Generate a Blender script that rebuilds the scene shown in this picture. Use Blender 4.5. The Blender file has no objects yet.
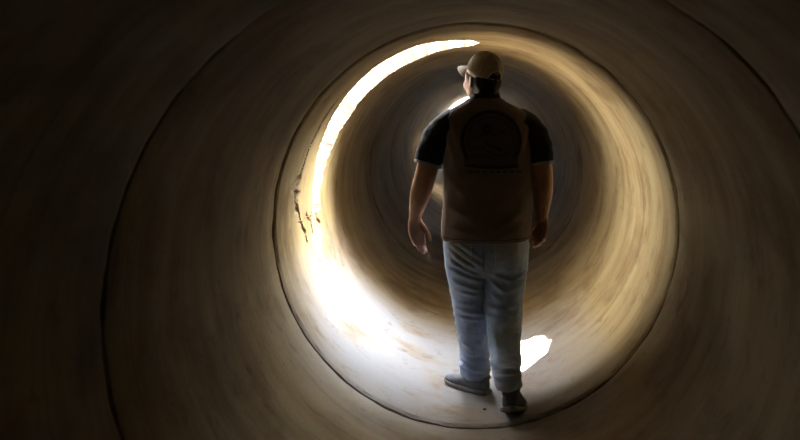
import bpy, bmesh, math, random
from mathutils import Vector, Matrix, noise
from mathutils.bvhtree import BVHTree

random.seed(7)
scene = bpy.context.scene
COL = scene.collection
PI = math.pi
rad = math.radians

# ------------------------------------------------------------------ helpers
def link(o, parent=None):
    COL.objects.link(o)
    if parent is not None:
        o.parent = parent
    return o

def tag(o, label=None, cat=None, group=None, kind=None):
    if label: o['label'] = label
    if cat: o['category'] = cat
    if group: o['group'] = group
    if kind: o['kind'] = kind
    return o

def mesh_obj(name, bm, mat, parent=None, smooth=True):
    me = bpy.data.meshes.new(name)
    bmesh.ops.recalc_face_normals(bm, faces=bm.faces[:])
    bm.to_mesh(me); bm.free()
    if smooth:
        for p in me.polygons: p.use_smooth = True
    if mat: me.materials.append(mat)
    return link(bpy.data.objects.new(name, me), parent)

def bake(o):
    """apply the modifiers of o into its mesh data"""
    dg = bpy.context.evaluated_depsgraph_get(); dg.update()
    ev = o.evaluated_get(dg)
    me = bpy.data.meshes.new_from_object(ev)
    old = o.data
    o.modifiers.clear()
    o.data = me
    me.name = old.name
    bpy.data.meshes.remove(old)
    for p in me.polygons: p.use_smooth = True
    return o

def remesh(o, voxel, smooth=4, factor=0.5):
    mats = [m for m in o.data.materials]
    m = o.modifiers.new('r', 'REMESH'); m.mode = 'VOXEL'; m.voxel_size = voxel; m.use_smooth_shade = True
    if smooth:
        s = o.modifiers.new('s', 'SMOOTH'); s.iterations = smooth; s.factor = factor
    bake(o)
    if not o.data.materials:
        for mm in mats: o.data.materials.append(mm)
    return o

def cr(p0, p1, p2, p3, t):
    return 0.5 * ((2*p1) + (-p0+p2)*t + (2*p0-5*p1+4*p2-p3)*t*t + (-p0+3*p1-3*p2+p3)*t*t*t)

def interp(secs, n):
    """Catmull-Rom over tuples"""
    out = []
    k = len(secs)
    for i in range(k-1):
        a = secs[max(i-1, 0)]; b = secs[i]; c = secs[i+1]; d = secs[min(i+2, k-1)]
        for j in range(n):
            t = j/n
            out.append(tuple(cr(a[q], b[q], c[q], d[q], t) for q in range(len(b))))
    out.append(tuple(secs[-1]))
    return out

def ring_faces(bm, rings, cap0=True, cap1=True):
    for a, b in zip(rings[:-1], rings[1:]):
        n = len(a)
        for i in range(n):
            j = (i+1) % n
            bm.faces.new((a[i], a[j], b[j], b[i]))
    if cap0: bm.faces.new(list(reversed(rings[0])))
    if cap1: bm.faces.new(rings[-1])

def sgn(v, p):
    return math.copysign(abs(v)**p, v)

def loft_z(bm, secs, seg=40, sub=6, cap=True, n=2.2, fn=None):
    """secs: (z, cx, cy, rx, ry[, tilt]) horizontal superellipse sections; tilt raises z with local y"""
    secs = [s if len(s) == 6 else tuple(s)+(0.0,) for s in secs]
    rings = []
    for (z, cx, cy, rx, ry, tl) in interp(secs, sub):
        ring = []
        for i in range(seg):
            a = 2*PI*i/seg
            x = cx + max(rx, .001)*sgn(math.cos(a), 2/n); yl = max(ry, .001)*sgn(math.sin(a), 2/n)
            v = Vector((x, cy+yl, z + tl*yl))
            if fn: v = fn(v, a)
            ring.append(bm.verts.new(v))
        rings.append(ring)
    ring_faces(bm, rings, cap, cap)
    return rings

def loft_y(bm, secs, seg=32, sub=5, n=2.4, xf=None):
    """secs: (y, cx, cz, rx, rz) vertical sections along y; xf maps the finished point"""
    rings = []
    for (y, cx, cz, rx, rz) in interp(secs, sub):
        ring = []
        for i in range(seg):
            a = 2*PI*i/seg
            v = Vector((cx + max(rx, .001)*sgn(math.cos(a), 2/n), y, cz + max(rz, .001)*sgn(math.sin(a), 2/n)))
            ring.append(bm.verts.new(xf(v) if xf else v))
        rings.append(ring)
    ring_faces(bm, rings)

def tube(bm, pts, radii, seg=14, sub=4, flat=1.0, closed=False):
    """round tube with hemispherical ends through pts (Vectors)"""
    data = interp([tuple(p)+(r,) for p, r in zip(pts, radii)], sub)
    P = [Vector(d[:3]) for d in data]; R = [d[3] for d in data]
    n = len(P)
    up = Vector((0.13, 0.31, 0.94))
    rings = []
    def frame(i):
        t = (P[min(i+1, n-1)] - P[max(i-1, 0)]).normalized()
        u = up.cross(t)
        if u.length < 1e-4: u = Vector((1, 0, 0)).cross(t)
        u.normalize(); v = t.cross(u).normalized()
        return t, u, v
    def ring(c, r, u, v):
        return [bm.verts.new(c + u*r*math.cos(2*PI*k/seg) + v*r*flat*math.sin(2*PI*k/seg)) for k in range(seg)]
    t, u, v = frame(0)
    for q in (80, 55, 28):
        rings.append(ring(P[0] - t*R[0]*math.sin(rad(q)), R[0]*math.cos(rad(q)), u, v))
    for i in range(n):
        t, u, v = frame(i)
        rings.append(ring(P[i], R[i], u, v))
    for q in (28, 55, 80):
        rings.append(ring(P[-1] + t*R[-1]*math.sin(rad(q)), R[-1]*math.cos(rad(q)), u, v))
    ring_faces(bm, rings)

def ball(bm, c, r, rot=None, seg=28, rings=18):
    if not hasattr(r, '__len__'): r = (r, r, r)
    m = Matrix.Translation(Vector(c)) @ (rot.to_4x4() if rot is not None else Matrix.Identity(4)) @ Matrix.Diagonal((r[0], r[1], r[2], 1))
    bmesh.ops.create_uvsphere(bm, u_segments=seg, v_segments=rings, radius=1, matrix=m)

def fbm(x, y, z, oct=3):
    return noise.fractal(Vector((x, y, z)), 1.0, 2.0, oct)

def sstep(a, b, x):
    t = min(max((x-a)/(b-a), 0), 1)
    return t*t*(3-2*t)

# ------------------------------------------------------------------ materials
class NT:
    def __init__(s, name):
        s.m = bpy.data.materials.new(name); s.m.use_nodes = True
        s.t = s.m.node_tree; s.b = s.t.nodes['Principled BSDF']
    def n(s, typ, **kw):
        nd = s.t.nodes.new(typ)
        for k, v in kw.items():
            if k in nd.inputs.keys() if isinstance(k, str) else False: nd.inputs[k].default_value = v
            else: setattr(nd, k, v)
        return nd
    def l(s, a, b): s.t.links.new(a, b)
    def coord(s, scale=(1, 1, 1)):
        tc = s.n('ShaderNodeTexCoord'); mp = s.n('ShaderNodeMapping')
        mp.inputs['Scale'].default_value = scale
        s.l(tc.outputs['Object'], mp.inputs['Vector']); return mp.outputs['Vector']
    def noise(s, vec, scale, detail=4, rough=.6, dist=0):
        nd = s.n('ShaderNodeTexNoise'); nd.inputs['Scale'].default_value = scale
        nd.inputs['Detail'].default_value = detail; nd.inputs['Roughness'].default_value = rough
        nd.inputs['Distortion'].default_value = dist
        s.l(vec, nd.inputs['Vector']); return nd.outputs['Fac']
    def ramp(s, fac, stops):
        nd = s.n('ShaderNodeValToRGB'); e = nd.color_ramp.elements
        while len(e) < len(stops): e.new(.5)
        for q, (p, c) in zip(e, stops):
            q.position = p; q.color = (*c, 1) if len(c) == 3 else c
        s.l(fac, nd.inputs['Fac']); return nd.outputs['Color']
    def mix(s, a, b, fac, mode='MIX'):
        nd = s.n('ShaderNodeMix'); nd.data_type = 'RGBA'; nd.blend_type = mode
        for v, k in ((a, 6), (b, 7), (fac, 0)):
            if hasattr(v, 'links') or hasattr(v, 'is_linked'): s.l(v, nd.inputs[k])
            else: nd.inputs[k].default_value = (*v, 1) if hasattr(v, '__len__') else v
        return nd.outputs[2]
    def bump(s, h, strength, dist=.01):
        nd = s.n('ShaderNodeBump'); nd.inputs['Strength'].default_value = strength; nd.inputs['Distance'].default_value = dist
        s.l(h, nd.inputs['Height']); s.l(nd.outputs['Normal'], s.b.inputs['Normal'])
    def set(s, rough=.8, col=None, spec=None, metal=None):
        s.b.inputs['Roughness'].default_value = rough
        if col is not None:
            if hasattr(col, 'is_linked'): s.l(col, s.b.inputs['Base Color'])
            else: s.b.inputs['Base Color'].default_value = (*col, 1)
        if spec is not None: s.b.inputs['Specular IOR Level'].default_value = spec
        if metal is not None: s.b.inputs['Metallic'].default_value = metal
        return s.m

def mat_concrete():
    k = NT('pipe_concrete')
    v = k.coord()
    ringv = k.coord((.5, 4.2, .5))          # slow around the bore, fast along it: casting rings
    a = k.noise(ringv, 1.6, 5, .62, .25)
    b = k.noise(v, 2.3, 6, .62, .4)
    c = k.noise(v, 40, 4, .6)
    base = k.ramp(a, [(.28, (.142, .092, .037)), (.46, (.186, .132, .058)), (.6, (.214, .159, .076)), (.75, (.240, .188, .102))])
    blot = k.ramp(b, [(.36, (.52, .45, .36)), (.52, (.95, .95, .95)), (.68, (1.0, 1.0, 1.0))])
    col = k.mix(base, blot, .75, 'MULTIPLY')
    # dirt streaks running around the bore
    st = k.noise(k.coord((.8, 26, .8)), 1.3, 3, .5, .8)
    stc = k.ramp(st, [(.30, (.35, .28, .2)), (.40, (1, 1, 1))])
    col = k.mix(col, stc, .3, 'MULTIPLY')
    # cool daylight glow painted into the colour along the invert, stronger to the left
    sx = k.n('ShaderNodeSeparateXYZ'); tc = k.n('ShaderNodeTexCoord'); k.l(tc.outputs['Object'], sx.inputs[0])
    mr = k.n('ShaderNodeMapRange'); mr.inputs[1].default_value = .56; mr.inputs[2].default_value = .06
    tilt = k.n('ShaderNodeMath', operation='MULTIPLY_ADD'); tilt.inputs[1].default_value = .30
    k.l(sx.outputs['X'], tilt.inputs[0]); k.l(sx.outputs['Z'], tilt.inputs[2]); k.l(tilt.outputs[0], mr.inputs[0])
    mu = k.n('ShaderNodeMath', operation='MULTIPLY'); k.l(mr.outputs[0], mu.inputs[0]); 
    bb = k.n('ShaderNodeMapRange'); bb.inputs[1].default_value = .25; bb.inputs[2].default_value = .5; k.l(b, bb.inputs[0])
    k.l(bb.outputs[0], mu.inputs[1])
    # the painted glow keeps to the lit length below the break
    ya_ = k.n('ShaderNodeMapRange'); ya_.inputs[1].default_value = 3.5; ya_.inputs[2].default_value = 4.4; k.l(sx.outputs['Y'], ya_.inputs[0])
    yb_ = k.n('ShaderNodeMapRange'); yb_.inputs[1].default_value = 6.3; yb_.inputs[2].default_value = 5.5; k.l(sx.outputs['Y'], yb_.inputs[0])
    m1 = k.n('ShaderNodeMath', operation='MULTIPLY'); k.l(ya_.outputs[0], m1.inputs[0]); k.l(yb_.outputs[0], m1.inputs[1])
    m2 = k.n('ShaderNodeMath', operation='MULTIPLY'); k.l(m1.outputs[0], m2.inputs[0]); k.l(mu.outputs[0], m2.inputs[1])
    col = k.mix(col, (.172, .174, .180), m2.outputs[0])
    mott = k.ramp(k.noise(k.coord((1, 1.6, 1)), 6.5, 7, .68, .6), [(.33, (.42, .36, .30)), (.43, (1, 1, 1))])
    col = k.mix(col, mott, .5, 'MULTIPLY')
    pits = k.ramp(k.noise(v, 75, 2, .5), [(.27, (.35, .3, .25)), (.33, (1, 1, 1))])
    col = k.mix(col, pits, .6, 'MULTIPLY')
    h = k.mix(k.mix(a, c, .5), k.noise(v, 9, 5, .6), .55)
    k.bump(h, .28, .010)
    return k.set(.75, col, .08)

def mat_plain(name, col, rough=.85, var=.25, scale=60, bump=.15, spec=.3, dist=.002):
    k = NT(name); v = k.coord()
    f = k.noise(v, scale, 4)
    d = tuple(c*(1-var) for c in col); u = tuple(min(1, c*(1+var)) for c in col)
    k.set(rough, k.ramp(f, [(.3, d), (.7, u)]), spec)
    if bump: k.bump(f, bump, dist)
    return k.m

M = {}
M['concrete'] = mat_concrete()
M['oldbreak'] = mat_plain('weathered_break', (.115, .08, .042), .9, .3, 60, .6, .2, .006)
M['break'] = mat_plain('fresh_break', (.42, .385, .32), .9, .25, 45, .5, .2, .006)
M['reflector'] = mat_plain('grey_reflector', (.60, .60, .59), .9, .2, 4, .4)
M['mortar'] = mat_plain('joint_mortar', (.10, .072, .045), .95, .4, 30, .5)
M['earth'] = mat_plain('earth', (.28, .22, .15), .95, .3, 3, .5)

# ------------------------------------------------------------------ setting: the concrete pipe
R = 0.97
TH = 0.20
CAMZ = 1.57*R
LEN = 1.868
GAP = 0.024
SEG = 240

def section(name, y0, y1, label, dense=False, hole=False):
    """one precast pipe: bore at radius R, axis at z = R, from y0 to y1"""
    ya, yb = y0 + GAP/2, y1 - GAP/2
    ns = 720 if dense else SEG
    bm = bmesh.new()
    def edge(th, raw=True):
        """y of the near and the far lip of the break at angle th (degrees)"""
        if hole == 'crown':
            return (13.78, 14.12) if 74 < th < 89 else (13.95, 13.95)
        if not hole or th < 88.5 or th > 183: return 5.22, 5.22
        w0 = sstep(89, 112, th)
        near = 5.22 - (5.22-5.03)*min(1, sstep(88.5, 92, th)) - (5.03-4.70)*w0
        near += (1-sstep(181, 118, th))*.34
        far = 5.22 + .22*sstep(88.5, 93, th) + .08*w0 - .24*(1-sstep(181, 135, th))
        near = min(near, 5.22); far = max(far, 5.22)
        if not raw: return near, far
        m = min(1, (far-near)/.25)
        q = th*PI/180
        near += m*(.012*fbm(q*9, 3.1, 0, 4)); far += m*(.05*fbm(q*11, 7.7, 0, 5) + .06*fbm(q*30, 1.7, 0, 3))
        return near, far
    def spall(th, y):
        """depth of the broken surface near the left end of the break"""
        q = th*PI/180*R
        d = 0
        # flaked patch and the cracks running out of it
        for (tc, yc, rt, ry, dp) in ((170.5, 4.535, .055, .115, .010), (174.5, 4.58, .05, .07, .010), (178.5, 4.60, .03, .05, .008)):
            e = math.hypot((q - tc*PI/180*R)/rt, (y-yc)/ry) + .55*fbm(q*14, y*14, 2.2, 4)
            d = max(d, dp*(1-sstep(.75, .95, e)))
        for pts, w, dp in CRACKS:
            for (t0, c0), (t1, c1) in zip(pts[:-1], pts[1:]):
                ax, ay, bx, by = t0*PI/180*R, c0, t1*PI/180*R, c1
                px = q + .008*fbm(q*30, y*30, 5.0, 3); py = y + .012*fbm(q*30, y*30, 9.0, 3)
                L2 = (bx-ax)**2 + (by-ay)**2
                t = min(1, max(0, ((px-ax)*(bx-ax)+(py-ay)*(by-ay))/L2))
                dd = math.hypot(px-ax-t*(bx-ax), py-ay-t*(by-ay))
                d = max(d, dp*(1-sstep(w*.5, w, dd)))
        return d
    CRACKS = [
        ([(173, 4.55), (177, 4.60), (181, 4.66), (185, 4.72), (188, 4.80)], .011, .020),
        ([(185, 4.72), (187.5, 4.78), (191, 4.80)], .014, .024),
        ([(183, 5.00), (186, 4.97), (189.5, 4.98)], .014, .022),
        ([(183, 5.14), (186, 5.16), (188, 5.24)], .012, .020),
        ([(182, 4.86), (184, 4.90), (185, 4.98)], .010, .018),
        ([(163, 4.62), (167, 4.60), (171, 4.52)], .008, .014),
        ([(196, 4.95), (203, 5.02)], .006, .010),
        ([(172, 4.58), (163, 4.61), (152, 4.63), (140, 4.62)], .007, .014),
    ]
    nr1, nr2 = (64, 52) if dense else (10, 10)
    mid = .5*(ya+yb)
    def col_ys(th, raw=True):
        n, f = edge(th, raw) if hole else (mid, mid)
        A = [ya + (n-ya)*i/nr1 for i in range(nr1+1)]
        B = [f + (yb-f)*i/nr2 for i in range(nr2+1)]
        return A, B
    def P(th, y, r, inner):
        a = th*PI/180
        rr = r
        if inner:
            rr += .0016*fbm(math.cos(a)*4, y*7, math.sin(a)*4, 3)
            e = min(y-ya, yb-y)
            rr += .010*(1-sstep(0, .016, e)) * (1.0 + .5*fbm(math.cos(a)*9, y0, math.sin(a)*9, 3))
            if dense and 136 < th < 206 and 4.35 < y < 5.35:
                rr += spall(th, y)
        return Vector((rr*math.cos(a), y, R + rr*math.sin(a)))
    surf = {}
    for tag_, r in (('i', R), ('o', R+TH)):
        A_, B_ = [], []
        for s in range(ns):
            th = 360*s/ns
            A, B = col_ys(th, tag_ == 'i')
            A_.append([bm.verts.new(P(th, y, r, tag_ == 'i')) for y in A])
            B_.append([bm.verts.new(P(th, y, r, tag_ == 'i')) for y in B])
        surf[tag_] = (A_, B_)
    for tag_ in ('i', 'o'):
        for X in surf[tag_]:
            for s in range(ns):
                t = (s+1) % ns
                for j in range(len(X[0])-1):
                    f_ = bm.faces.new((X[s][j], X[t][j], X[t][j+1], X[s][j+1]))
                    th = 360*(s+.5)/ns
                    if dense and tag_ == 'i' and 136 < th < 206:
                        y = .25*sum(v.co.y for v in f_.verts)
                        if 4.35 < y < 5.35 and spall(th, y) > .005: f_.material_index = 2
    (Ai, Bi), (Ao, Bo) = surf['i'], surf['o']
    def wall(I, O, idx, rough):
        """radial face between bore and outside along column index idx"""
        K = 8 if rough else 1
        rows = []
        for s in range(ns):
            a, b = I[s][idx], O[s][idx]
            row = [a]
            for k in range(1, K):
                t = k/K
                p = a.co.lerp(b.co, t)
                p.y += rough*fbm(p.x*16, p.y*8, p.z*16, 4)*math.sin(PI*min(1, t*1.5+.1))
                row.append(bm.verts.new(p))
            row.append(b); rows.append(row)
        for s in range(ns):
            t = (s+1) % ns
            for k in range(len(rows[0])-1):
                if rough and (I[s][idx].co - other[s].co).length < 1e-4 and (I[t][idx].co - other[t].co).length < 1e-4:
                    continue
                f_ = bm.faces.new((rows[s][k], rows[t][k], rows[t][k+1], rows[s][k+1]))
                f_.material_index = 1 if rough else 0
    wall(Ai, Ao, 0, 0)
    wall(Bi, Bo, -1, 0)
    if hole:
        other = [Bi[s][0] for s in range(ns)]
        wall(Ai, Ao, -1, .012)
        other = [Ai[s][-1] for s in range(ns)]
        wall(Bi, Bo, 0, .008)
    bmesh.ops.remove_doubles(bm, verts=bm.verts[:], dist=1e-5)
    loose = [v for v in bm.verts if not v.link_faces]
    bmesh.ops.delete(bm, geom=loose, context='VERTS')
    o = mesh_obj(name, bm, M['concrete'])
    o.data.set_sharp_from_angle(angle=rad(32))
    o.data.materials.append(M['break']); o.data.materials.append(M['oldbreak'])
    return tag(o, label, 'pipe', kind='structure')

J0 = 4.10                                   # the joint the man has just stepped over
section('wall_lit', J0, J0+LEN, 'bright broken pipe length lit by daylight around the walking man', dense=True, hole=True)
section('wall_near', J0-LEN, J0, 'dark concrete pipe length between the camera and the lit one')
section('wall_camera', J0-2*LEN, J0-LEN, 'darkest concrete pipe length at the edges of the picture')
for i in range(3, 6):
    section('wall_behind', J0-i*LEN, J0-(i-1)*LEN, 'dark concrete pipe length behind the camera')
END = 11
names = ['first', 'second', 'third', 'fourth', 'fifth', 'sixth', 'seventh', 'eighth', 'ninth', 'tenth', 'eleventh']
for i in range(1, END):
    section('wall_far', J0+i*LEN, J0+(i+1)*LEN, names[i-1]+' dim concrete pipe length beyond the lit one', hole='crown' if i == 5 else False)

def joint(y, label):
    """sealing mortar packed at the bottom of a joint"""
    bm = bmesh.new()
    n = 360
    prof = [(-.5*GAP-.02, R+.055), (-.5*GAP-.02, R+.06+TH), (.5*GAP+.02, R+.06+TH), (.5*GAP+.02, R+.055)]
    prof = [(-.5*GAP, R+.030), (-.5*GAP, R+TH-.002), (.5*GAP, R+TH-.002), (.5*GAP, R+.030)]
    rings = []
    for s in range(n):
        a = 2*PI*s/n
        rr = []
        for q, (dy, r) in enumerate(prof):
            w = .004*fbm(math.cos(a)*6, y*3.1, math.sin(a)*6, 3) if q in (0, 3) else 0
            rr.append(bm.verts.new(((r+w)*math.cos(a), y+dy, R+(r+w)*math.sin(a))))
        rings.append(rr)
    rings.append(rings[0])
    ring_faces(bm, rings, False, False)
    o = mesh_obj('trim_joint', bm, M['mortar'])
    tag(o, label, 'joint', kind='structure')
for i in range(-4, END):
    w = 'dark joint ring just in front of the man' if i == 0 else ('faint joint ring near the camera' if i == -1 else 'dark joint ring deeper in the pipe' if i > 0 else 'joint ring behind the camera')
    joint(J0+i*LEN, w)

# closed end behind the camera, open ground outside
bm = bmesh.new()
bmesh.ops.create_cone(bm, cap_ends=True, segments=96, radius1=R+TH, radius2=R+TH, depth=.2,
                      matrix=Matrix.Translation((0, J0-5*LEN-.12, R)) @ Matrix.Rotation(PI/2, 4, 'X'))
tag(mesh_obj('wall_back', bm, M['concrete'], smooth=False), 'closed end of the pipe behind the camera', 'wall', kind='structure')

# ------------------------------------------------------------------ materials of the man
def mat_skin():
    k = NT('skin'); v = k.coord()
    f = k.noise(v, 22, 4); g = k.noise(v, 260, 2)
    k.set(.5, k.ramp(f, [(.3, (.33, .165, .105)), (.7, (.45, .25, .17))]), .4)
    k.bump(k.mix(f, g, .6), .12, .002)
    k.b.inputs['Subsurface Weight'].default_value = .08
    k.b.inputs['Subsurface Radius'].default_value = (.012, .004, .002)
    return k.m
def mat_denim():
    k = NT('denim'); v = k.coord()
    f = k.noise(v, 7, 5, .6, .3); g = k.noise(v, 420, 2); h = k.noise(k.coord((60, 60, 9)), 2.2, 4)
    base = k.ramp(f, [(.3, (.26, .34, .53)), (.55, (.38, .48, .67)), (.75, (.50, .59, .76))])
    base = k.mix(base, k.ramp(h, [(.3, (.62, .65, .72)), (.62, (1, 1, 1))]), .45, 'MULTIPLY')
    base = k.mix(base, k.ramp(g, [(.35, (.7, .72, .78)), (.65, (1, 1, 1))]), .4, 'MULTIPLY')
    k.set(.9, base, .15); k.bump(k.mix(g, h, .3), .3, .0012)
    k.b.inputs['Sheen Weight'].default_value = .12
    return k.m
def mat_cloth(name, a, b, scale=9, weave=500, rough=.9, bump=.25):
    k = NT(name); v = k.coord()
    f = k.noise(v, scale, 5, .6); g = k.noise(v, weave, 2)
    col = k.mix(k.ramp(f, [(.3, a), (.7, b)]), k.ramp(g, [(.3, (.65, .65, .65)), (.7, (1, 1, 1))]), .5, 'MULTIPLY')
    k.set(rough, col, .2); k.bump(g, bump, .0012)
    return k.m
def mat_capmesh(name, a, b):
    k = NT(name)
    vo = k.n('ShaderNodeTexVoronoi'); vo.inputs['Scale'].default_value = 330; k.l(k.coord(), vo.inputs['Vector'])
    k.set(.85, k.ramp(vo.outputs['Distance'], [(.15, b), (.6, a)]), .2)
    k.bump(vo.outputs['Distance'], .4, .0015)
    return k.m
M['skin'] = mat_skin()
M['denim'] = mat_denim()
M['pocket'] = mat_cloth('worn_denim', (.33, .40, .54), (.48, .55, .68), 26, 420)
M['vest'] = mat_cloth('vest_twill', (.160, .126, .108), (.22, .176, .152), 7, 420)
M['print'] = mat_cloth('black_print', (.035, .027, .022), (.05, .038, .03), 30, 420)
M['printbase'] = mat_cloth('print_ground', (.085, .067, .055), (.12, .095, .077), 40, 420)
M['polo'] = mat_cloth('black_pique', (.014, .015, .019), (.024, .025, .03), 9, 500)
M['polotrim'] = mat_cloth('grey_rib', (.22, .22, .23), (.34, .34, .35), 30, 500)
M['capmesh'] = mat_capmesh('cap_mesh', (.44, .385, .32), (.29, .25, .205))
M['capcloth'] = mat_cloth('cap_twill', (.72, .66, .57), (.80, .75, .67), 20, 600)
M['hair'] = mat_cloth('black_hair', (.007, .006, .006), (.02, .016, .014), 120, 300, .55, .5)
M['shoe'] = mat_cloth('grey_canvas', (.085, .092, .11), (.15, .16, .185), 20, 420)
M['sole'] = mat_plain('rubber_sole', (.14, .14, .135), .8, .2, 40)
M['lace'] = mat_plain('lace', (.20, .21, .24), .9, .2, 200)
M['stone'] = mat_plain('pebble_stone', (.08, .065, .05), .9, .3, 80)
M['shoesole'] = M['sole']

# ------------------------------------------------------------------ the man
MY = 4.45
man = link(bpy.data.objects.new('person', None))
man.location = (.06, MY, 0.0)
man.empty_display_size = .2
tag(man, 'man in brown vest, jeans and pale cap walking away down the pipe', 'person')
MI = Matrix.Translation((-.06, -MY, 0))
def part(name, bm, mat, parent=None, smooth=True):
    """mesh built in world coordinates, stored relative to its person"""
    o = mesh_obj(name, bm, mat, None, smooth)
    o.data.transform(MI); o.parent = parent or man
    return o
def wpart(o):
    """world coordinates again while a part is worked on"""
    return o

PSI = rad(34)
HC = Vector((.036, 4.445, 1.695))
RH = Matrix.Rotation(PSI, 3, 'Z') @ Matrix.Rotation(rad(5), 3, 'X') @ Matrix.Rotation(rad(3), 3, 'Y')
def H(x, y, z): return HC + RH @ Vector((x, y, z))

def hand(bm, W, d, s, n, curl, thumb):
    d = d.normalized(); n = n.normalized(); s = s.normalized()
    offs = (.033, .0115, -.010, -.030); base = (.092, .096, .091, .083)
    lens = ((.043, .026, .021), (.048, .030, .022), (.044, .028, .021), (.034, .021, .019))
    rr = (.0098, .0102, .0097, .0086)
    for i in range(4):
        kn = W + d*base[i] + s*offs[i]
        tube(bm, [W + d*.004 + s*offs[i]*.62, W + d*base[i]*.55 + s*offs[i]*.9, kn], (.0165, .0165, .0125), 14, 3)
        a = rad(curl[0]); p = kn; pts = [p]
        fan = s*(-.06, -.01, .02, .05)[i]
        for q in range(3):
            dv = (d*math.cos(a) + n*math.sin(a) + fan*math.cos(a)).normalized()
            p = p + dv*lens[i][q]; pts.append(p)
            if q < 2: a += rad(curl[q+1] + 4*i)
        tube(bm, pts, (rr[i]*1.06, rr[i]*1.02, rr[i]*.92, rr[i]*.74), 12, 3)
    # palm pad and thumb
    ball(bm, W + d*.05 + n*.004, (.034, .016, .046), Matrix((s, n, d)).transposed())
    b0 = W + d*.022 + s*.022 + n*.006
    t1 = (d*thumb[0] + s*thumb[1] + n*thumb[2]).normalized()
    t2 = (t1 + d*.55).normalized(); t3 = (t2 + d*.5 - s*.1).normalized()
    b1 = b0 + t1*.046; b2 = b1 + t2*.034; b3 = b2 + t3*.027
    tube(bm, [b0, b1, b2, b3], (.0175, .0135, .0112, .0085), 12, 3)

bm = bmesh.new()
# head
ball(bm, H(0, -.012, .02), (.076, .096, .098), RH)
ball(bm, H(0, .030, -.045), (.070, .072, .082), RH)
for sx in (-1, 1): ball(bm, H(sx*.056, .036, .0), (.024, .036, .045), RH)
ball(bm, H(0, .020, -.085), (.055, .055, .040), RH)
ball(bm, H(0, .082, -.098), (.026, .020, .020), RH)
for sx in (-1, 1):
    ball(bm, H(sx*.042, .058, -.042), (.031, .034, .036), RH)       # cheek
    ball(bm, H(sx*.032, .078, .012), (.026, .016, .010), RH)        # brow
    ball(bm, H(sx*.031, .076, -.006), (.0125, .012, .010), RH)      # eye
    ball(bm, H(sx*.077, -.004, -.026), (.010, .019, .033), RH @ Matrix.Rotation(rad(sx*14), 3, 'Z'))   # ear
    ball(bm, H(sx*.082, -.012, -.020), (.006, .014, .025), RH @ Matrix.Rotation(rad(sx*20), 3, 'Z'))
    ball(bm, H(sx*.012, .104, -.040), (.009, .011, .008), RH)       # nostril wing
tube(bm, [H(0, .090, .008), H(0, .104, -.014), H(0, .115, -.036)], (.009, .011, .014), 12, 3)
tube(bm, [H(-.024, .083, -.072), H(0, .098, -.070), H(.024, .083, -.072)], (.005, .0075, .005), 10, 3)
tube(bm, [H(-.021, .083, -.082), H(0, .097, -.082), H(.021, .083, -.082)], (.005, .008, .005), 10, 3)
# neck, trunk
loft_z(bm, [(1.46, .055, 4.45, .11, .085), (1.53, .052, 4.45, .078, .072), (1.58, .048, 4.445, .068, .066), (1.65, .046, 4.445, .064, .064)], 32, 4)
loft_z(bm, [(.80, .053, 4.455, .19, .125), (.95, .055, 4.465, .205, .15), (1.06, .058, 4.47, .205, .15), (1.24, .06, 4.455, .20, .125), (1.37, .06, 4.45, .205, .115),
            (1.45, .058, 4.45, .19, .095), (1.50, .055, 4.45, .14, .08), (1.54, .052, 4.45, .07, .06)], 36, 4)
# arms
tube(bm, [Vector(p) for p in ((-.10, 4.445, 1.455), (-.185, 4.44, 1.42), (-.238, 4.43, 1.28), (-.266, 4.42, 1.175), (-.292, 4.435, 1.085), (-.314, 4.455, .99), (-.320, 4.462, .95))],
     (.06, .062, .058, .056, .053, .036, .030), 20, 5)
tube(bm, [Vector(p) for p in ((.215, 4.445, 1.455), (.298, 4.44, 1.42), (.333, 4.425, 1.28), (.346, 4.415, 1.175), (.347, 4.43, 1.085), (.345, 4.455, 1.0), (.343, 4.462, .965))],
     (.06, .062, .058, .055, .050, .037, .031), 20, 5)
hand(bm, Vector((-.321, 4.463, .955)), Vector((.022, .01, -.18)), Vector((.93, .36, 0)), Vector((.36, -.93, 0)), (16, 24, 16), (.80, .52, .40))
hand(bm, Vector((.343, 4.465, .968)), Vector((-.012, .0, -.18)), Vector((-.88, .40, 0)), Vector((-.30, -.95, 0)), (22, 42, 26), (.80, .45, .5))
# legs and feet (inside jeans and shoes)
tube(bm, [Vector(p) for p in ((-.045, 4.455, .86), (-.045, 4.47, .70), (-.03, 4.50, .48), (-.015, 4.55, .29), (-.003, 4.595, .11))], (.085, .08, .058, .052, .036), 18, 4)
tube(bm, [Vector(p) for p in ((.155, 4.455, .86), (.152, 4.465, .70), (.148, 4.455, .50), (.149, 4.32, .345), (.156, 4.095, .21))], (.085, .08, .058, .050, .036), 18, 4)
tube(bm, [Vector((-.003, 4.595, .09)), Vector((-.05, 4.64, .055)), Vector((-.11, 4.685, .045))], (.03, .028, .022), 14, 3)
tube(bm, [Vector((.156, 4.095, .20)), Vector((.165, 4.13, .15)), Vector((.184, 4.20, .08))], (.03, .028, .02), 14, 3)
body = part('body', bm, M['skin'])
remesh(body, .0045, 3)

# hair
bm = bmesh.new()
ball(bm, H(0, -.030, -.006), (.081, .082, .098), RH, 40, 28)
ball(bm, H(0, -.050, -.060), (.062, .046, .046), RH, 30, 20)
for sx in (-1, 1):
    ball(bm, H(sx*.066, .022, -.002), (.014, .018, .034), RH)
for v in bm.verts:
    v.co += (v.co - HC).normalized()*.004*fbm(v.co.x*60, v.co.y*60, v.co.z*22, 3)
hair = part('hair', bm, M['hair'])
remesh(hair, .004, 2)

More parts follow.
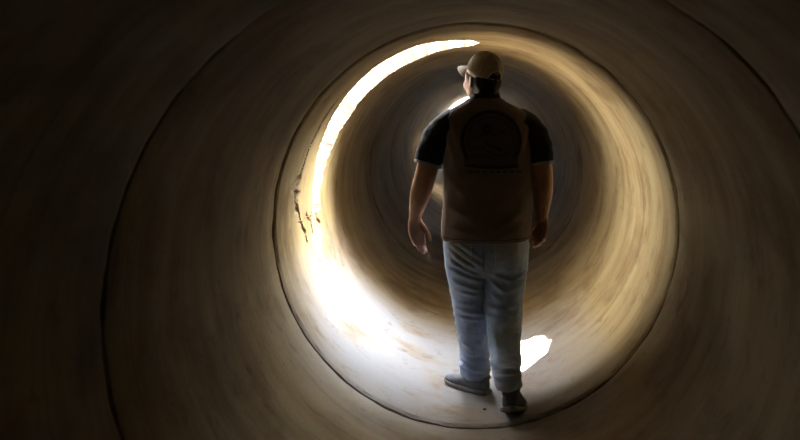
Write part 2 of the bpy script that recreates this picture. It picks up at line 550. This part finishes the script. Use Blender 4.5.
# cap
RC = Matrix.Rotation(PSI + rad(2), 3, 'Z') @ Matrix.Rotation(rad(25), 3, 'X') @ Matrix.Rotation(rad(5), 3, 'Y')
CC = HC + RH @ Vector((0, -.010, .034))
def K(x, y, z): return CC + RC @ Vector((x, y, z))
CRX, CRY, CRZ = .087, .106, .104
def dome(az, el, off=0.0):
    """point on the crown: az 90 = front"""
    c = max(math.cos(el), 0)**.82
    return K((CRX+off)*c*math.cos(az), (CRY+off)*c*math.sin(az), (CRZ+off)*math.sin(el)**1.0 if el > 0 else (el*.10))
bm = bmesh.new()
NA, NE = 96, 30
E0 = rad(-14)
ringsv = []
for j in range(NE+1):
    el = E0 + (PI/2*.985 - E0)*j/NE
    ringsv.append([bm.verts.new(dome(2*PI*i/NA, el)) for i in range(NA)])
def arch(az, el):
    da = ((az - 1.5*PI + PI) % (2*PI)) - PI
    w = da*.098/.050; h = (el + .06)*.102/.050
    return rad(-6) < el and (w*w + max(h, 0)**2) < 1
for j in range(NE):
    for i in range(NA):
        k = (i+1) % NA
        azm = 2*PI*(i+.5)/NA; elm = E0 + (PI/2*.985 - E0)*(j+.5)/NE
        if arch(azm, elm): continue
        bm.faces.new((ringsv[j][i], ringsv[j][k], ringsv[j+1][k], ringsv[j+1][i]))
bm.faces.new(ringsv[-1])
bmesh.ops.delete(bm, geom=[v for v in bm.verts if not v.link_faces], context='VERTS')
cap = part('cap', bm, M['capmesh'])
cap['label'] = 'tan mesh cap with pale seams and strap'
m = cap.modifiers.new('t', 'SOLIDIFY'); m.thickness = .003; m.offset = 0
bake(cap)
bm = bmesh.new()      # visor
rows = []
for j in range(9):
    t = j/8
    row = []
    for i in range(25):
        u = -1 + 2*i/24
        az = PI/2 + u*rad(62)
        x0, y0 = CRX*math.cos(az), CRY*math.sin(az)
        ext = .078*t*(1-abs(u)**2.6)**.5 if abs(u) < 1 else 0
        x = x0*(1 + .10*t); y = y0 + ext
        z = -.012 - .014*(u*u)*(.3+.7*t) - .034*t
        row.append(bm.verts.new(K(x, y, z)))
    rows.append(row)
for a, b in zip(rows[:-1], rows[1:]):
    for i in range(24): bm.faces.new((a[i], a[i+1], b[i+1], b[i]))
visor = part('visor', bm, M['capcloth'], cap)
m = visor.modifiers.new('t', 'SOLIDIFY'); m.thickness = .0045; m.offset = 0
bake(visor)
for az in (30, 90, 150, 210, 330):
    bm = bmesh.new()
    tube(bm, [dome(rad(az), rad(e), .0016) for e in (-10, 5, 20, 40, 60, 75, 86)], (.0021,)*7, 8, 4)
    part('seam', bm, M['capcloth'], cap)
bm = bmesh.new()
tube(bm, [dome(rad(270), rad(e), .0016) for e in (25, 40, 60, 75, 86)], (.0021,)*5, 8, 4)
part('seam', bm, M['capcloth'], cap)
bm = bmesh.new()      # trim round the back opening
tube(bm, [dome(1.5*PI + math.cos(rad(q))*.050/.098, max(rad(-5), -.06 + math.sin(rad(q))*.050/.102), .0012) for q in range(-5, 186, 10)], (.0032,)*20, 8, 2)
part('opening_trim', bm, M['capcloth'], cap)
bm = bmesh.new()      # edge band, runs all the way round and carries the strap
prev = []
for q in range(97):
    az = 2*PI*q/96
    prev.append([bm.verts.new(dome(az, rad(e), o_)) for e, o_ in ((-15, .0022), (-7, .0026), (0, .0022), (0, -.002), (-15, -.002))])
ring_faces(bm, prev, False, False)
part('strap', bm, M['capcloth'], cap)
bm = bmesh.new()
ball(bm, K(0, 0, CRZ+.001), (.007, .007, .004), RC, 16, 10)
part('button', bm, M['capcloth'], cap)

# polo shirt
def sleeve(bm, pts, radii, seg=36):
    data = interp([tuple(p)+(r,) for p, r in zip(pts, radii)], 6)
    P = [Vector(d[:3]) for d in data]
    rings = []
    for i, d_ in enumerate(data):
        t = (P[min(i+1, len(P)-1)] - P[max(i-1, 0)]).normalized()
        u = t.cross(Vector((0, 1, 0))).normalized(); v = t.cross(u)
        rings.append([bm.verts.new(P[i] + (u*math.cos(2*PI*k/seg) + v*math.sin(2*PI*k/seg)*1.05)*d_[3]) for k in range(seg)])
    ring_faces(bm, rings)
    return rings
SL = [((-.06, 4.445, 1.475), .07), ((-.135, 4.442, 1.447), .080), ((-.195, 4.438, 1.385), .083), ((-.232, 4.43, 1.31), .077), ((-.250, 4.425, 1.245), .071)]
SR = [((.17, 4.445, 1.475), .07), ((.25, 4.442, 1.447), .078), ((.302, 4.438, 1.385), .079), ((.328, 4.43, 1.31), .073), ((.338, 4.422, 1.245), .066)]
bm = bmesh.new()
loft_z(bm, [(.93, .055, 4.445, .20, .15), (1.06, .058, 4.445, .215, .15), (1.24, .06, 4.44, .218, .135), (1.37, .06, 4.44, .22, .125), (1.45, .058, 4.445, .205, .108),
            (1.50, .055, 4.447, .155, .088), (1.55, .05, 4.447, .090, .074), (1.58, .047, 4.447, .076, .072)], 40, 5)
for S in (SL, SR): sleeve(bm, [Vector(p) for p, r in S], [r for p, r in S])
polo = part('polo_shirt', bm, M['polo'])
remesh(polo, .006, 5)
polo_n = [v.normal.copy() for v in polo.data.vertices]
for v, vn in zip(polo.data.vertices, polo_n):
    p = v.co
    v.co = p + vn*(.006*fbm(p.x*9, p.y*9, p.z*16, 3) + .003*fbm(p.x*30, p.y*22, p.z*38, 2))*sstep(.11, .2, abs(p.x+.004))
for S in (SL, SR):
    bm = bmesh.new()
    (p0, r0), (p1, r1) = S[-2], S[-1]
    d_ = (Vector(p1)-Vector(p0)).normalized(); e = Vector(p1)
    sleeve(bm, [e - d_*.010, e - d_*.002, e + d_*.006], [r1+.004, r1+.0045, r1+.003])
    part('sleeve_trim', bm, M['polotrim'], polo)
bm = bmesh.new()
loft_z(bm, [(1.558, .047, 4.447, .090, .080, .08), (1.578, .047, 4.445, .087, .083, .11), (1.602, .046, 4.444, .080, .080, .15), (1.622, .046, 4.444, .074, .074, .18)], 40, 4)
part('collar', bm, M['polo'], polo)

# vest
bm = bmesh.new()
def vfn(v, a):
    # flat-ish back, fuller belly
    if v.y > 4.45: v.y = 4.45 + (v.y-4.45)*(1.12 if v.z < 1.2 else 1.0)
    return v
loft_z(bm, [(.856, .053, 4.445, .222, .158), (.864, .053, 4.445, .231, .165), (.90, .054, 4.445, .234, .168), (1.06, .060, 4.445, .2335, .165), (1.24, .0615, 4.44, .233, .150), (1.37, .060, 4.44, .2325, .140),
            (1.45, .057, 4.445, .2335, .126), (1.497, .056, 4.448, .226, .112), (1.535, .052, 4.45, .182, .100), (1.568, .048, 4.448, .120, .092), (1.588, .047, 4.447, .094, .086)], 160, 14, True, 2.5, vfn)
vest = part('vest', bm, M['vest'])
def fold(p, segs):
    """sum of ridges: segs = (x0, z0, x1, z1, width, height)"""
    h = 0
    for (x0, z0, x1, z1, w_, a_) in segs:
        L2 = (x1-x0)**2+(z1-z0)**2
        t = ((p[0]-x0)*(x1-x0)+(p[1]-z0)*(z1-z0))/L2
        tt = min(1, max(0, t))
        d_ = math.hypot(p[0]-x0-tt*(x1-x0), p[1]-z0-tt*(z1-z0))
        h += a_*math.exp(-(d_/w_)**2)*(1 - .6*abs(2*tt-1)**2)
    return h
VF = [(-.17, 1.47, -.12, 1.30, .012, .007), (-.13, 1.49, -.09, 1.36, .012, .006), (.27, 1.47, .22, 1.30, .012, .007), (.21, 1.50, .17, 1.38, .012, .005),
      (-.17, 1.22, -.06, 1.10, .016, .007), (.28, 1.20, .16, 1.06, .016, .007), (-.16, 1.05, .0, .96, .018, .006), (.27, 1.02, .10, .93, .018, .006),
      (-.14, .93, .02, .89, .014, .005), (.25, .94, .12, .88, .014, .005), (-.10, 1.20, .20, 1.16, .02, .004), (-.06, 1.0, .18, 1.02, .02, .004)]
def wco(v): return (v.co.x+.06, v.co.y+MY, v.co.z)
vest_n = [v.normal.copy() for v in vest.data.vertices]
for v, vn in zip(vest.data.vertices, vest_n):
    x, y, z = wco(v)
    back = max(0, -vn.y)
    h = 1.7*fold((x, z), VF)*back + .0045*fbm(x*7, y*7, z*5, 3) + .002*fbm(x*24, y*24, z*18, 2)
    v.co += vn*h*sstep(1.585, 1.50, z)
# hem stitching band, armhole bindings
BV = None
def bvh_of(o):
    b = bmesh.new(); b.from_mesh(o.data)
    t = BVHTree.FromBMesh(b); b.free(); return t
tv = bvh_of(vest)
def onback(t, x, z, off):
    hit = t.ray_cast(Vector((x-.06, -1.0, z)), Vector((0, 1, 0)))
    if hit[0] is None: return None
    return hit[0] + hit[1]*off, hit[1]
def ribbon(bm, t, pts, width, off=.0012, closed=False, th=.0016):
    """flat ribbon laid on a surface seen from behind; pts in world x, z"""
    P = []
    for (a, b) in zip(pts[:-1], pts[1:]):
        n = max(2, int(math.hypot(b[0]-a[0], b[1]-a[1])/.004))
        for i in range(n): P.append((a[0]+(b[0]-a[0])*i/n, a[1]+(b[1]-a[1])*i/n))
    P.append(pts[-1])
    rings = []
    NW = 5
    for i, p in enumerate(P):
        a = P[max(0, i-1)]; b = P[min(len(P)-1, i+1)]
        dx, dz = b[0]-a[0], b[1]-a[1]; L = math.hypot(dx, dz) or 1
        nx, nz = -dz/L, dx/L
        hits = []
        for k in range(NW):
            wv = width*(k/(NW-1)-.5)
            hits.append(onback(t, p[0]+nx*wv, p[1]+nz*wv, off))
        if any(h is None for h in hits): continue
        top = [bm.verts.new(h[0]) for h in hits]
        bot = [bm.verts.new(h[0]-h[1]*(th+off)) for h in reversed(hits)]
        rings.append(top+bot)
    if len(rings) > 1: ring_faces(bm, rings)
S43 = 4.30/850
def bx(px, py): return ((px-476)*S43, CAMZ-(py-111)*S43)
bm = bmesh.new()
def E(cx, cy, rx, ry, a0, a1, n=40): return [bx(cx+rx*math.cos(rad(a0+(a1-a0)*i/n)), cy-ry*math.sin(rad(a0+(a1-a0)*i/n))) for i in range(n+1)]
for r_ in range(116, 168, 2):                                        # faded ground of the print
    hw = 27 if r_ > 141 else 27*math.sqrt(max(.05, 1-((141-r_)/27)**2))
    ribbon(bm, tv, [bx(491-hw, r_), bx(491+hw, r_)], .0102, .0006, False, .001)
bpg = part('print_ground', bm, M['printbase'], vest); bpg.data.transform(MI.inverted())
bm = bmesh.new()
ribbon(bm, tv, E(491, 141, 29, 29, 218, -38), .020)                 # horseshoe shaped band
ribbon(bm, tv, E(491, 141, 23.5, 23.5, 205, -25), .004)
for q in range(12):                                                 # beads on the band
    a = rad(210-240*q/11)
ribbon(bm, tv, E(487, 129, 3.5, 3, 0, 350, 16), .022)               # round mass in the middle
ribbon(bm, tv, [bx(477, 137), bx(484, 134), bx(493, 136), bx(505, 131)], .008)
ribbon(bm, tv, [bx(486, 144), bx(494, 147), bx(502, 151)], .015)
ribbon(bm, tv, [bx(470, 150), bx(480, 146), bx(488, 152), bx(498, 156), bx(510, 152)], .008)
ribbon(bm, tv, [bx(473, 157), bx(484, 155), bx(496, 160)], .009)
ribbon(bm, tv, [bx(466, 165), bx(480, 167), bx(500, 167.5), bx(518, 166)], .016)
for x0 in range(468, 518, 7):
    ribbon(bm, tv, [bx(x0, 171.5), bx(x0+4.5, 172)], .010)
bp = part('back_print', bm, M['print'], vest)
bp.data.transform(MI.inverted()); 
bp['label'] = 'faded black arched print on the back of the vest'
bm = bmesh.new()
ribbon(bm, tv, [(-.174, .874), (-.06, .872), (.06, .872), (.17, .872), (.280, .874)], .003, .0015)
hs = part('hem_seam', bm, M['print'], vest); hs.data.transform(MI.inverted())
for xs in ([(-.118, 1.52), (-.156, 1.46), (-.160, 1.38), (-.166, 1.30), (-.168, 1.22)], [(.226, 1.52), (.266, 1.46), (.272, 1.38), (.279, 1.30), (.283, 1.22)]):
    bm = bmesh.new()
    ribbon(bm, tv, xs, .007, .0022, False, .003)
    a_ = part('armhole_binding', bm, M['vest'], vest); a_.data.transform(MI.inverted())

# jeans
bm = bmesh.new()
loft_z(bm, [(.66, .053, 4.455, .13, .075), (.70, .053, 4.452, .175, .115), (.745, .054, 4.447, .214, .142), (.80, .054, 4.445, .224, .154), (.86, .053, 4.447, .222, .152), (.95, .054, 4.45, .205, .14)], 56, 5, True, 2.3)
loft_z(bm, [(.085, -.004, 4.600, .070, .082), (.105, -.004, 4.600, .079, .092), (.15, -.006, 4.592, .083, .094), (.24, -.009, 4.565, .079, .094), (.352, -.020, 4.535, .084, .098), (.464, -.030, 4.505, .089, .102),
            (.576, -.040, 4.485, .096, .112), (.69, -.054, 4.462, .106, .125), (.76, -.058, 4.455, .108, .13), (.82, -.055, 4.452, .105, .125)], 48, 6, True, 2.15)
loft_z(bm, [(.190, .158, 4.108, .060, .072), (.205, .157, 4.112, .067, .084), (.245, .151, 4.140, .069, .096), (.290, .148, 4.200, .075, .108), (.354, .145, 4.325, .083, .116), (.44, .147, 4.41, .093, .118),
            (.54, .149, 4.455, .100, .116), (.643, .155, 4.46, .108, .124), (.74, .162, 4.455, .112, .135), (.82, .160, 4.452, .108, .128)], 48, 6, True, 2.15)
for sx, cx in ((-1, -.045), (1, .155)):
    ball(bm, (cx, 4.385, .775), (.098, .085, .092))
jeans = part('jeans', bm, M['denim'])
remesh(jeans, .0062, 7)
LEFT = [(-.165, .83, .0, .715, .010, .012), (-.14, .85, .03, .735, .010, .011), (-.165, .78, .02, .675, .011, .013), (-.10, .86, .045, .765, .009, .009), (-.15, .72, .04, .635, .012, .012),
        (-.13, .655, .03, .59, .012, .009), (-.11, .60, .05, .56, .012, .009), (.048, .84, .048, .70, .007, -.012),
        (-.115, .50, .05, .46, .012, .011), (-.11, .455, .045, .43, .010, .010), (-.11, .53, .0, .52, .012, .007), (-.09, .33, .03, .23, .013, .009), (.06, .36, -.02, .25, .013, .009),
        (-.088, .205, .07, .215, .010, .013), (-.085, .165, .07, .15, .011, .015), (-.08, .235, .05, .26, .012, .008), (-.08, .115, .06, .12, .009, .012), (.06, .19, -.01, .17, .01, .009), (.06, .14, -.02, .135, .008, .010)]
RIGHT = [(.06, .70, .18, .655, .012, .011), (.07, .66, .14, .60, .011, .011), (.26, .70, .17, .645, .012, .010), (.25, .64, .16, .60, .012, .009), (.055, .60, .13, .55, .013, .009),
         (.06, .52, .20, .49, .013, .012), (.24, .54, .12, .505, .013, .011), (.07, .47, .19, .455, .012, .011), (.235, .46, .13, .43, .012, .010), (.09, .42, .11, .33, .013, .008),
         (.08, .305, .21, .325, .012, .013), (.215, .275, .10, .285, .011, .012), (.09, .245, .20, .255, .010, .013), (.20, .22, .11, .215, .010, .011), (.10, .195, .19, .20, .009, .010)]
jeans_n = [v.normal.copy() for v in jeans.data.vertices]
for v, vn in zip(jeans.data.vertices, jeans_n):
    x, y, z = wco(v)
    left = x < .05 if z > .45 else (y > 4.44 and x < .075) or x < .04
    back = max(0, -vn.y)**.5 if z > .3 else min(1, .55 + max(0, -vn.y))
    h = 1.15*fold((x, z), LEFT if left else RIGHT)*back
    w_ = sstep(.60, .25, z)
    h += (.006*w_+.002)*fbm(x*10, y*10, z*34, 3) + .0015*fbm(x*40, y*40, z*55, 2)
    v.co += vn*h
tj = bvh_of(jeans)
def pocket(px0, px1, py0, py1):
    bm = bmesh.new()
    x0, z0 = bx(px0, py0); x1, z1 = bx(px1, py1)
    nx, nz = 22, 24
    top, bot = [], []
    for j in range(nz+1):
        rt, rb = [], []
        for i in range(nx+1):
            u = i/nx; t = j/nz
            zz = z0 + (z1-z0)*t
            if t > .72:                       # pointed foot of the pocket
                lim = (1-t)/.28*.35
                zz = min(zz + 0, zz) + (abs(u-.5)*2)*.022*(t-.72)/.28
            xx = x0 + (x1-x0)*(u + (.5-u)*.10*t)
            hh = onback(tj, xx, zz, .006) or (Vector((xx-.06, 4.30-MY, zz)), Vector((0, -1, 0)))
            rt.append(bm.verts.new(hh[0])); rb.append(bm.verts.new(hh[0]-hh[1]*.006))
        top.append(rt); bot.append(rb)
    for j in range(nz):
        for i in range(nx):
            bm.faces.new((top[j][i], top[j][i+1], top[j+1][i+1], top[j+1][i]))
            bm.faces.new((bot[j][i], bot[j+1][i], bot[j+1][i+1], bot[j][i+1]))
    for j in range(nz):
        for i in (0, nx): bm.faces.new((top[j][i], top[j+1][i], bot[j+1][i], bot[j][i]))
    for i in range(nx):
        for j in (0, nz): bm.faces.new((top[j][i], bot[j][i], bot[j][i+1], top[j][i+1]))
    o = part('back_pocket', bm, M['pocket'], jeans); o.data.transform(MI.inverted())
pocket(494, 519, 243, 270)
pocket(449, 473, 243, 269)
for x0, xs in ((.0, [(.050, .845), (.051, .79), (.050, .73), (.049, .69)]),):
    bm = bmesh.new(); ribbon(bm, tj, xs, .006, .002, False, .003)
    o = part('centre_seam', bm, M['denim'], jeans); o.data.transform(MI.inverted())

# shoes
def fz(x): return R - math.sqrt(R*R - x*x)
BALL = .195
def shoe(label, origin, yaw, pitch, tip, width=1.0):
    Rz = Matrix.Rotation(yaw, 3, 'Z')
    o3 = Vector(origin)
    def xf(v):
        y, z = v.y, v.z
        a = -pitch*sstep(BALL+.05, BALL-.05, y)
        dy = y-BALL
        # the heel rises about the ball of the foot
        yy = BALL + dy*math.cos(a) - z*math.sin(a); zz = dy*math.sin(a) + z*math.cos(a)
        p = o3 + Rz @ Vector((v.x*width, yy-BALL, zz))
        p.z += fz(p.x) + .003              # the sole follows the curve of the bore
        return p
    bm = bmesh.new()
    loft_y(bm, [(-.002, 0, .046, .012, .016), (.006, 0, .052, .026, .036), (.03, 0, .060, .036, .048), (.075, 0, .064, .038, .054), (.115, .001, .056, .040, .046), (.16, .002, .046, .044, .036),
                (.205, .002, .039, .047, .029), (.245, .002, .033, .042, .023), (.275, .001, .029, .029, .018), (.287, 0, .026, .012, .010)], 36, 5, 2.3, xf)
    up = part('shoe', bm, M['shoe'])
    up['label'] = label
    bm = bmesh.new()
    loft_y(bm, [(-.008, 0, .013, .016, .008), (-.002, 0, .013, .032, .0125), (.03, 0, .013, .041, .013), (.09, 0, .012, .040, .012), (.15, .002, .012, .046, .012),
                (.205, .002, .012, .0505, .012), (.25, .002, .012, .045, .012), (.282, .001, .012, .030, .0115), (.295, 0, .013, .012, .008)], 36, 5, 4.5, xf)
    part('sole', bm, M['sole'], up)
    for q in range(4):
        yq = .125 + q*.021; top = .104 - q*.0115
        bm = bmesh.new()
        tube(bm, [xf(Vector((sx*.030, yq+.004*abs(sx), top-.004-.016*sx*sx))) for sx in (-1, -.5, 0, .5, 1)], (.0028,)*5, 8, 3)
        part('lace', bm, M['lace'], up)
    bm = bmesh.new()
    loft_y(bm, [(.0, 0, .082, .022, .012), (.004, 0, .086, .034, .014), (.04, 0, .098, .040, .015), (.08, 0, .104, .038, .014), (.105, 0, .102, .026, .010)], 28, 4, 2.2, xf)
    part('ankle_collar', bm, M['shoe'], up)
    return up
hx, hy = .062, 4.548
ya = rad(51)
bxp = (hx - math.sin(ya)*BALL, hy + math.cos(ya)*BALL)
shoe('grey shoe flat on the ground, toe turned out', (bxp[0], bxp[1], .0), ya, 0, 0)
shoe('dark shoe with raised heel', (.195, 4.225, .0), rad(-14), rad(22), 0, 1.1)

# pebble on the pipe floor
bm = bmesh.new()
bmesh.ops.create_icosphere(bm, subdivisions=3, radius=1, matrix=Matrix.Translation((.045, 4.33, .005)) @ Matrix.Diagonal((.010, .007, .0055, 1)))
for v in bm.verts: v.co += Vector((.0016*fbm(v.co.x*120, v.co.y*120, v.co.z*120), .001*fbm(v.co.x*90, v.co.y*90, 3), 0))
tag(mesh_obj('pebble', bm, M['stone']), 'tiny dark pebble on the pale pipe floor left of the raised shoe', 'pebble')
def slab(name, lo, hi, mat, label, cat):
    bm = bmesh.new()
    bmesh.ops.create_cube(bm, size=1, matrix=Matrix.Translation([(a+b)/2 for a, b in zip(lo, hi)]) @ Matrix.Diagonal([b-a for a, b in zip(lo, hi)]+[1]))
    bmesh.ops.bevel(bm, geom=bm.edges[:], offset=.03, segments=2, affect='EDGES')
    return tag(mesh_obj(name, bm, mat, smooth=False), label, cat, kind='structure')
slab('floor_outside', (-14, -8, -.9), (14, 60, -R*0-.23), M['earth'], 'bare ground the pipe lies on outside', 'ground')
def arch_baffle(name, y0, y1, top, mat, label):
    """unseen wall added across the pipe to confine the sky light, cut out around it"""
    r = R+TH+.004
    bm = bmesh.new()
    # outline sampled radially so every face is a quad between arc and border
    def border(a):
        c, t = math.cos(a), math.sin(a)
        k = 1e9
        if c > 1e-6: k = min(k, 3.0/c)
        if c < -1e-6: k = min(k, 2.0/-c)
        if t > 1e-6: k = min(k, (top-R)/t)
        if t < -1e-6: k = min(k, (R+.23)/-t)
        return (k*c, R+k*t)
    f, b = [], []
    for i in range(120):
        a = 2*PI*i/120
        q = (r*math.cos(a), R+r*math.sin(a)); e = border(a)
        f.append([bm.verts.new((p[0], y0, p[1])) for p in (q, e)])
        b.append([bm.verts.new((p[0], y1, p[1])) for p in (q, e)])
    for i in range(120):
        j = (i+1) % 120
        bm.faces.new((f[i][0], f[i][1], f[j][1], f[j][0]))
        bm.faces.new((b[i][0], b[j][0], b[j][1], b[i][1]))
        bm.faces.new((f[i][0], f[j][0], b[j][0], b[i][0]))
        bm.faces.new((f[i][1], b[i][1], b[j][1], f[j][1]))
    return tag(mesh_obj(name, bm, mat, smooth=False), label, 'wall', kind='structure')
arch_baffle('baffle_near', 4.30, 4.50, 3.9, M['earth'], 'unseen wall added across the pipe to confine the sky light, nearer the camera')  # unseen walls, added to narrow the sky light falling through the break
arch_baffle('baffle_far', 5.72, 5.92, 2.2, M['earth'], 'unseen wall added across the pipe to confine the sky light, beyond the break')
slab('end_reflector', (-9, J0+END*LEN+1.2, -.23), (9, J0+END*LEN+3, 4.5), M['reflector'], 'grey bank added out of view facing the far end of the pipe', 'reflector')  # added out of view to cut the sky and bounce grey light in
slab('sun_blocker', (-2.25, 3.2, 4.2), (-.78, 7.0, 4.4), M['break'], 'concrete deck added out of view to keep the sun off most of the broken pipe', 'blocker')  # unseen slab, added so direct sun passes only the tip of the break

# ------------------------------------------------------------------ light: sky and sun
w = bpy.data.worlds.new('sky'); scene.world = w; w.use_nodes = True
nt = w.node_tree
bg = nt.nodes['Background']
# hazy pale blue sky; bright lobe added off the sun to light lower left
tc = nt.nodes.new('ShaderNodeTexCoord'); dt = nt.nodes.new('ShaderNodeVectorMath'); dt.operation = 'DOT_PRODUCT'
dt.inputs[1].default_value = Vector((.50, -.02, 1)).normalized()
nt.links.new(tc.outputs['Generated'], dt.inputs[0])
mx = nt.nodes.new('ShaderNodeMath'); mx.operation = 'MAXIMUM'; mx.inputs[1].default_value = 0
nt.links.new(dt.outputs['Value'], mx.inputs[0])
pw = nt.nodes.new('ShaderNodeMath'); pw.operation = 'POWER'; pw.inputs[1].default_value = 10
nt.links.new(mx.outputs[0], pw.inputs[0])
ma = nt.nodes.new('ShaderNodeMath'); ma.operation = 'MULTIPLY_ADD'; ma.inputs[1].default_value = 330; ma.inputs[2].default_value = 42
nt.links.new(pw.outputs[0], ma.inputs[0])
bg.inputs['Color'].default_value = (.92, .95, 1.0, 1)
nt.links.new(ma.outputs[0], bg.inputs['Strength'])
su = bpy.data.lights.new('sun', 'SUN'); su.energy = 230; su.angle = rad(.6); su.color = (1, .95, .86)
so = link(bpy.data.objects.new('sun', su)); 
so.rotation_euler = Vector((.24, .0, -1)).to_track_quat('-Z', 'Y').to_euler()
# portal that guides sky light through the break
pl = bpy.data.lights.new('sky_portal', 'AREA'); pl.shape = 'RECTANGLE'; pl.size = 1.75; pl.size_y = .95
pl.cycles.is_portal = True
po = link(bpy.data.objects.new('sky_portal', pl)); po.location = Vector((-.86, 5.1, R+.86))
po.rotation_euler = Vector((1, 0, -1)).to_track_quat('-Z', 'Y').to_euler()
pl3 = bpy.data.lights.new('crown_portal', 'AREA'); pl3.shape = 'RECTANGLE'; pl3.size = .36; pl3.size_y = .56; pl3.cycles.is_portal = True
po3 = link(bpy.data.objects.new('crown_portal', pl3)); po3.location = (.15, 13.95, 2*R+TH+.02)
pl2 = bpy.data.lights.new('end_portal', 'AREA'); pl2.shape = 'DISK'; pl2.size = 2.1; pl2.cycles.is_portal = True
po2 = link(bpy.data.objects.new('end_portal', pl2)); po2.location = (0, J0+END*LEN+.05, R); po2.rotation_euler = (-PI/2, 0, 0)

# ------------------------------------------------------------------ camera
cam = bpy.data.cameras.new('camera'); cam.sensor_width = 36; cam.lens = 850/800*36
cam.shift_x = -76/800; cam.shift_y = -109/800
cam.dof.use_dof = True; cam.dof.focus_distance = 4.4; cam.dof.aperture_fstop = 2.8
co = link(bpy.data.objects.new('camera', cam)); co.location = (0, 0, CAMZ); co.rotation_euler = (PI/2, 0, 0)
cam.clip_start = .05
scene.camera = co
vs = scene.view_settings
vs.view_transform = 'Standard'; vs.look = 'None'; vs.gamma = 1; vs.exposure = .12; vs.use_curve_mapping = False
scene.cycles.max_bounces = 14; scene.cycles.diffuse_bounces = 10; scene.cycles.glossy_bounces = 6
scene.cycles.use_denoising = True
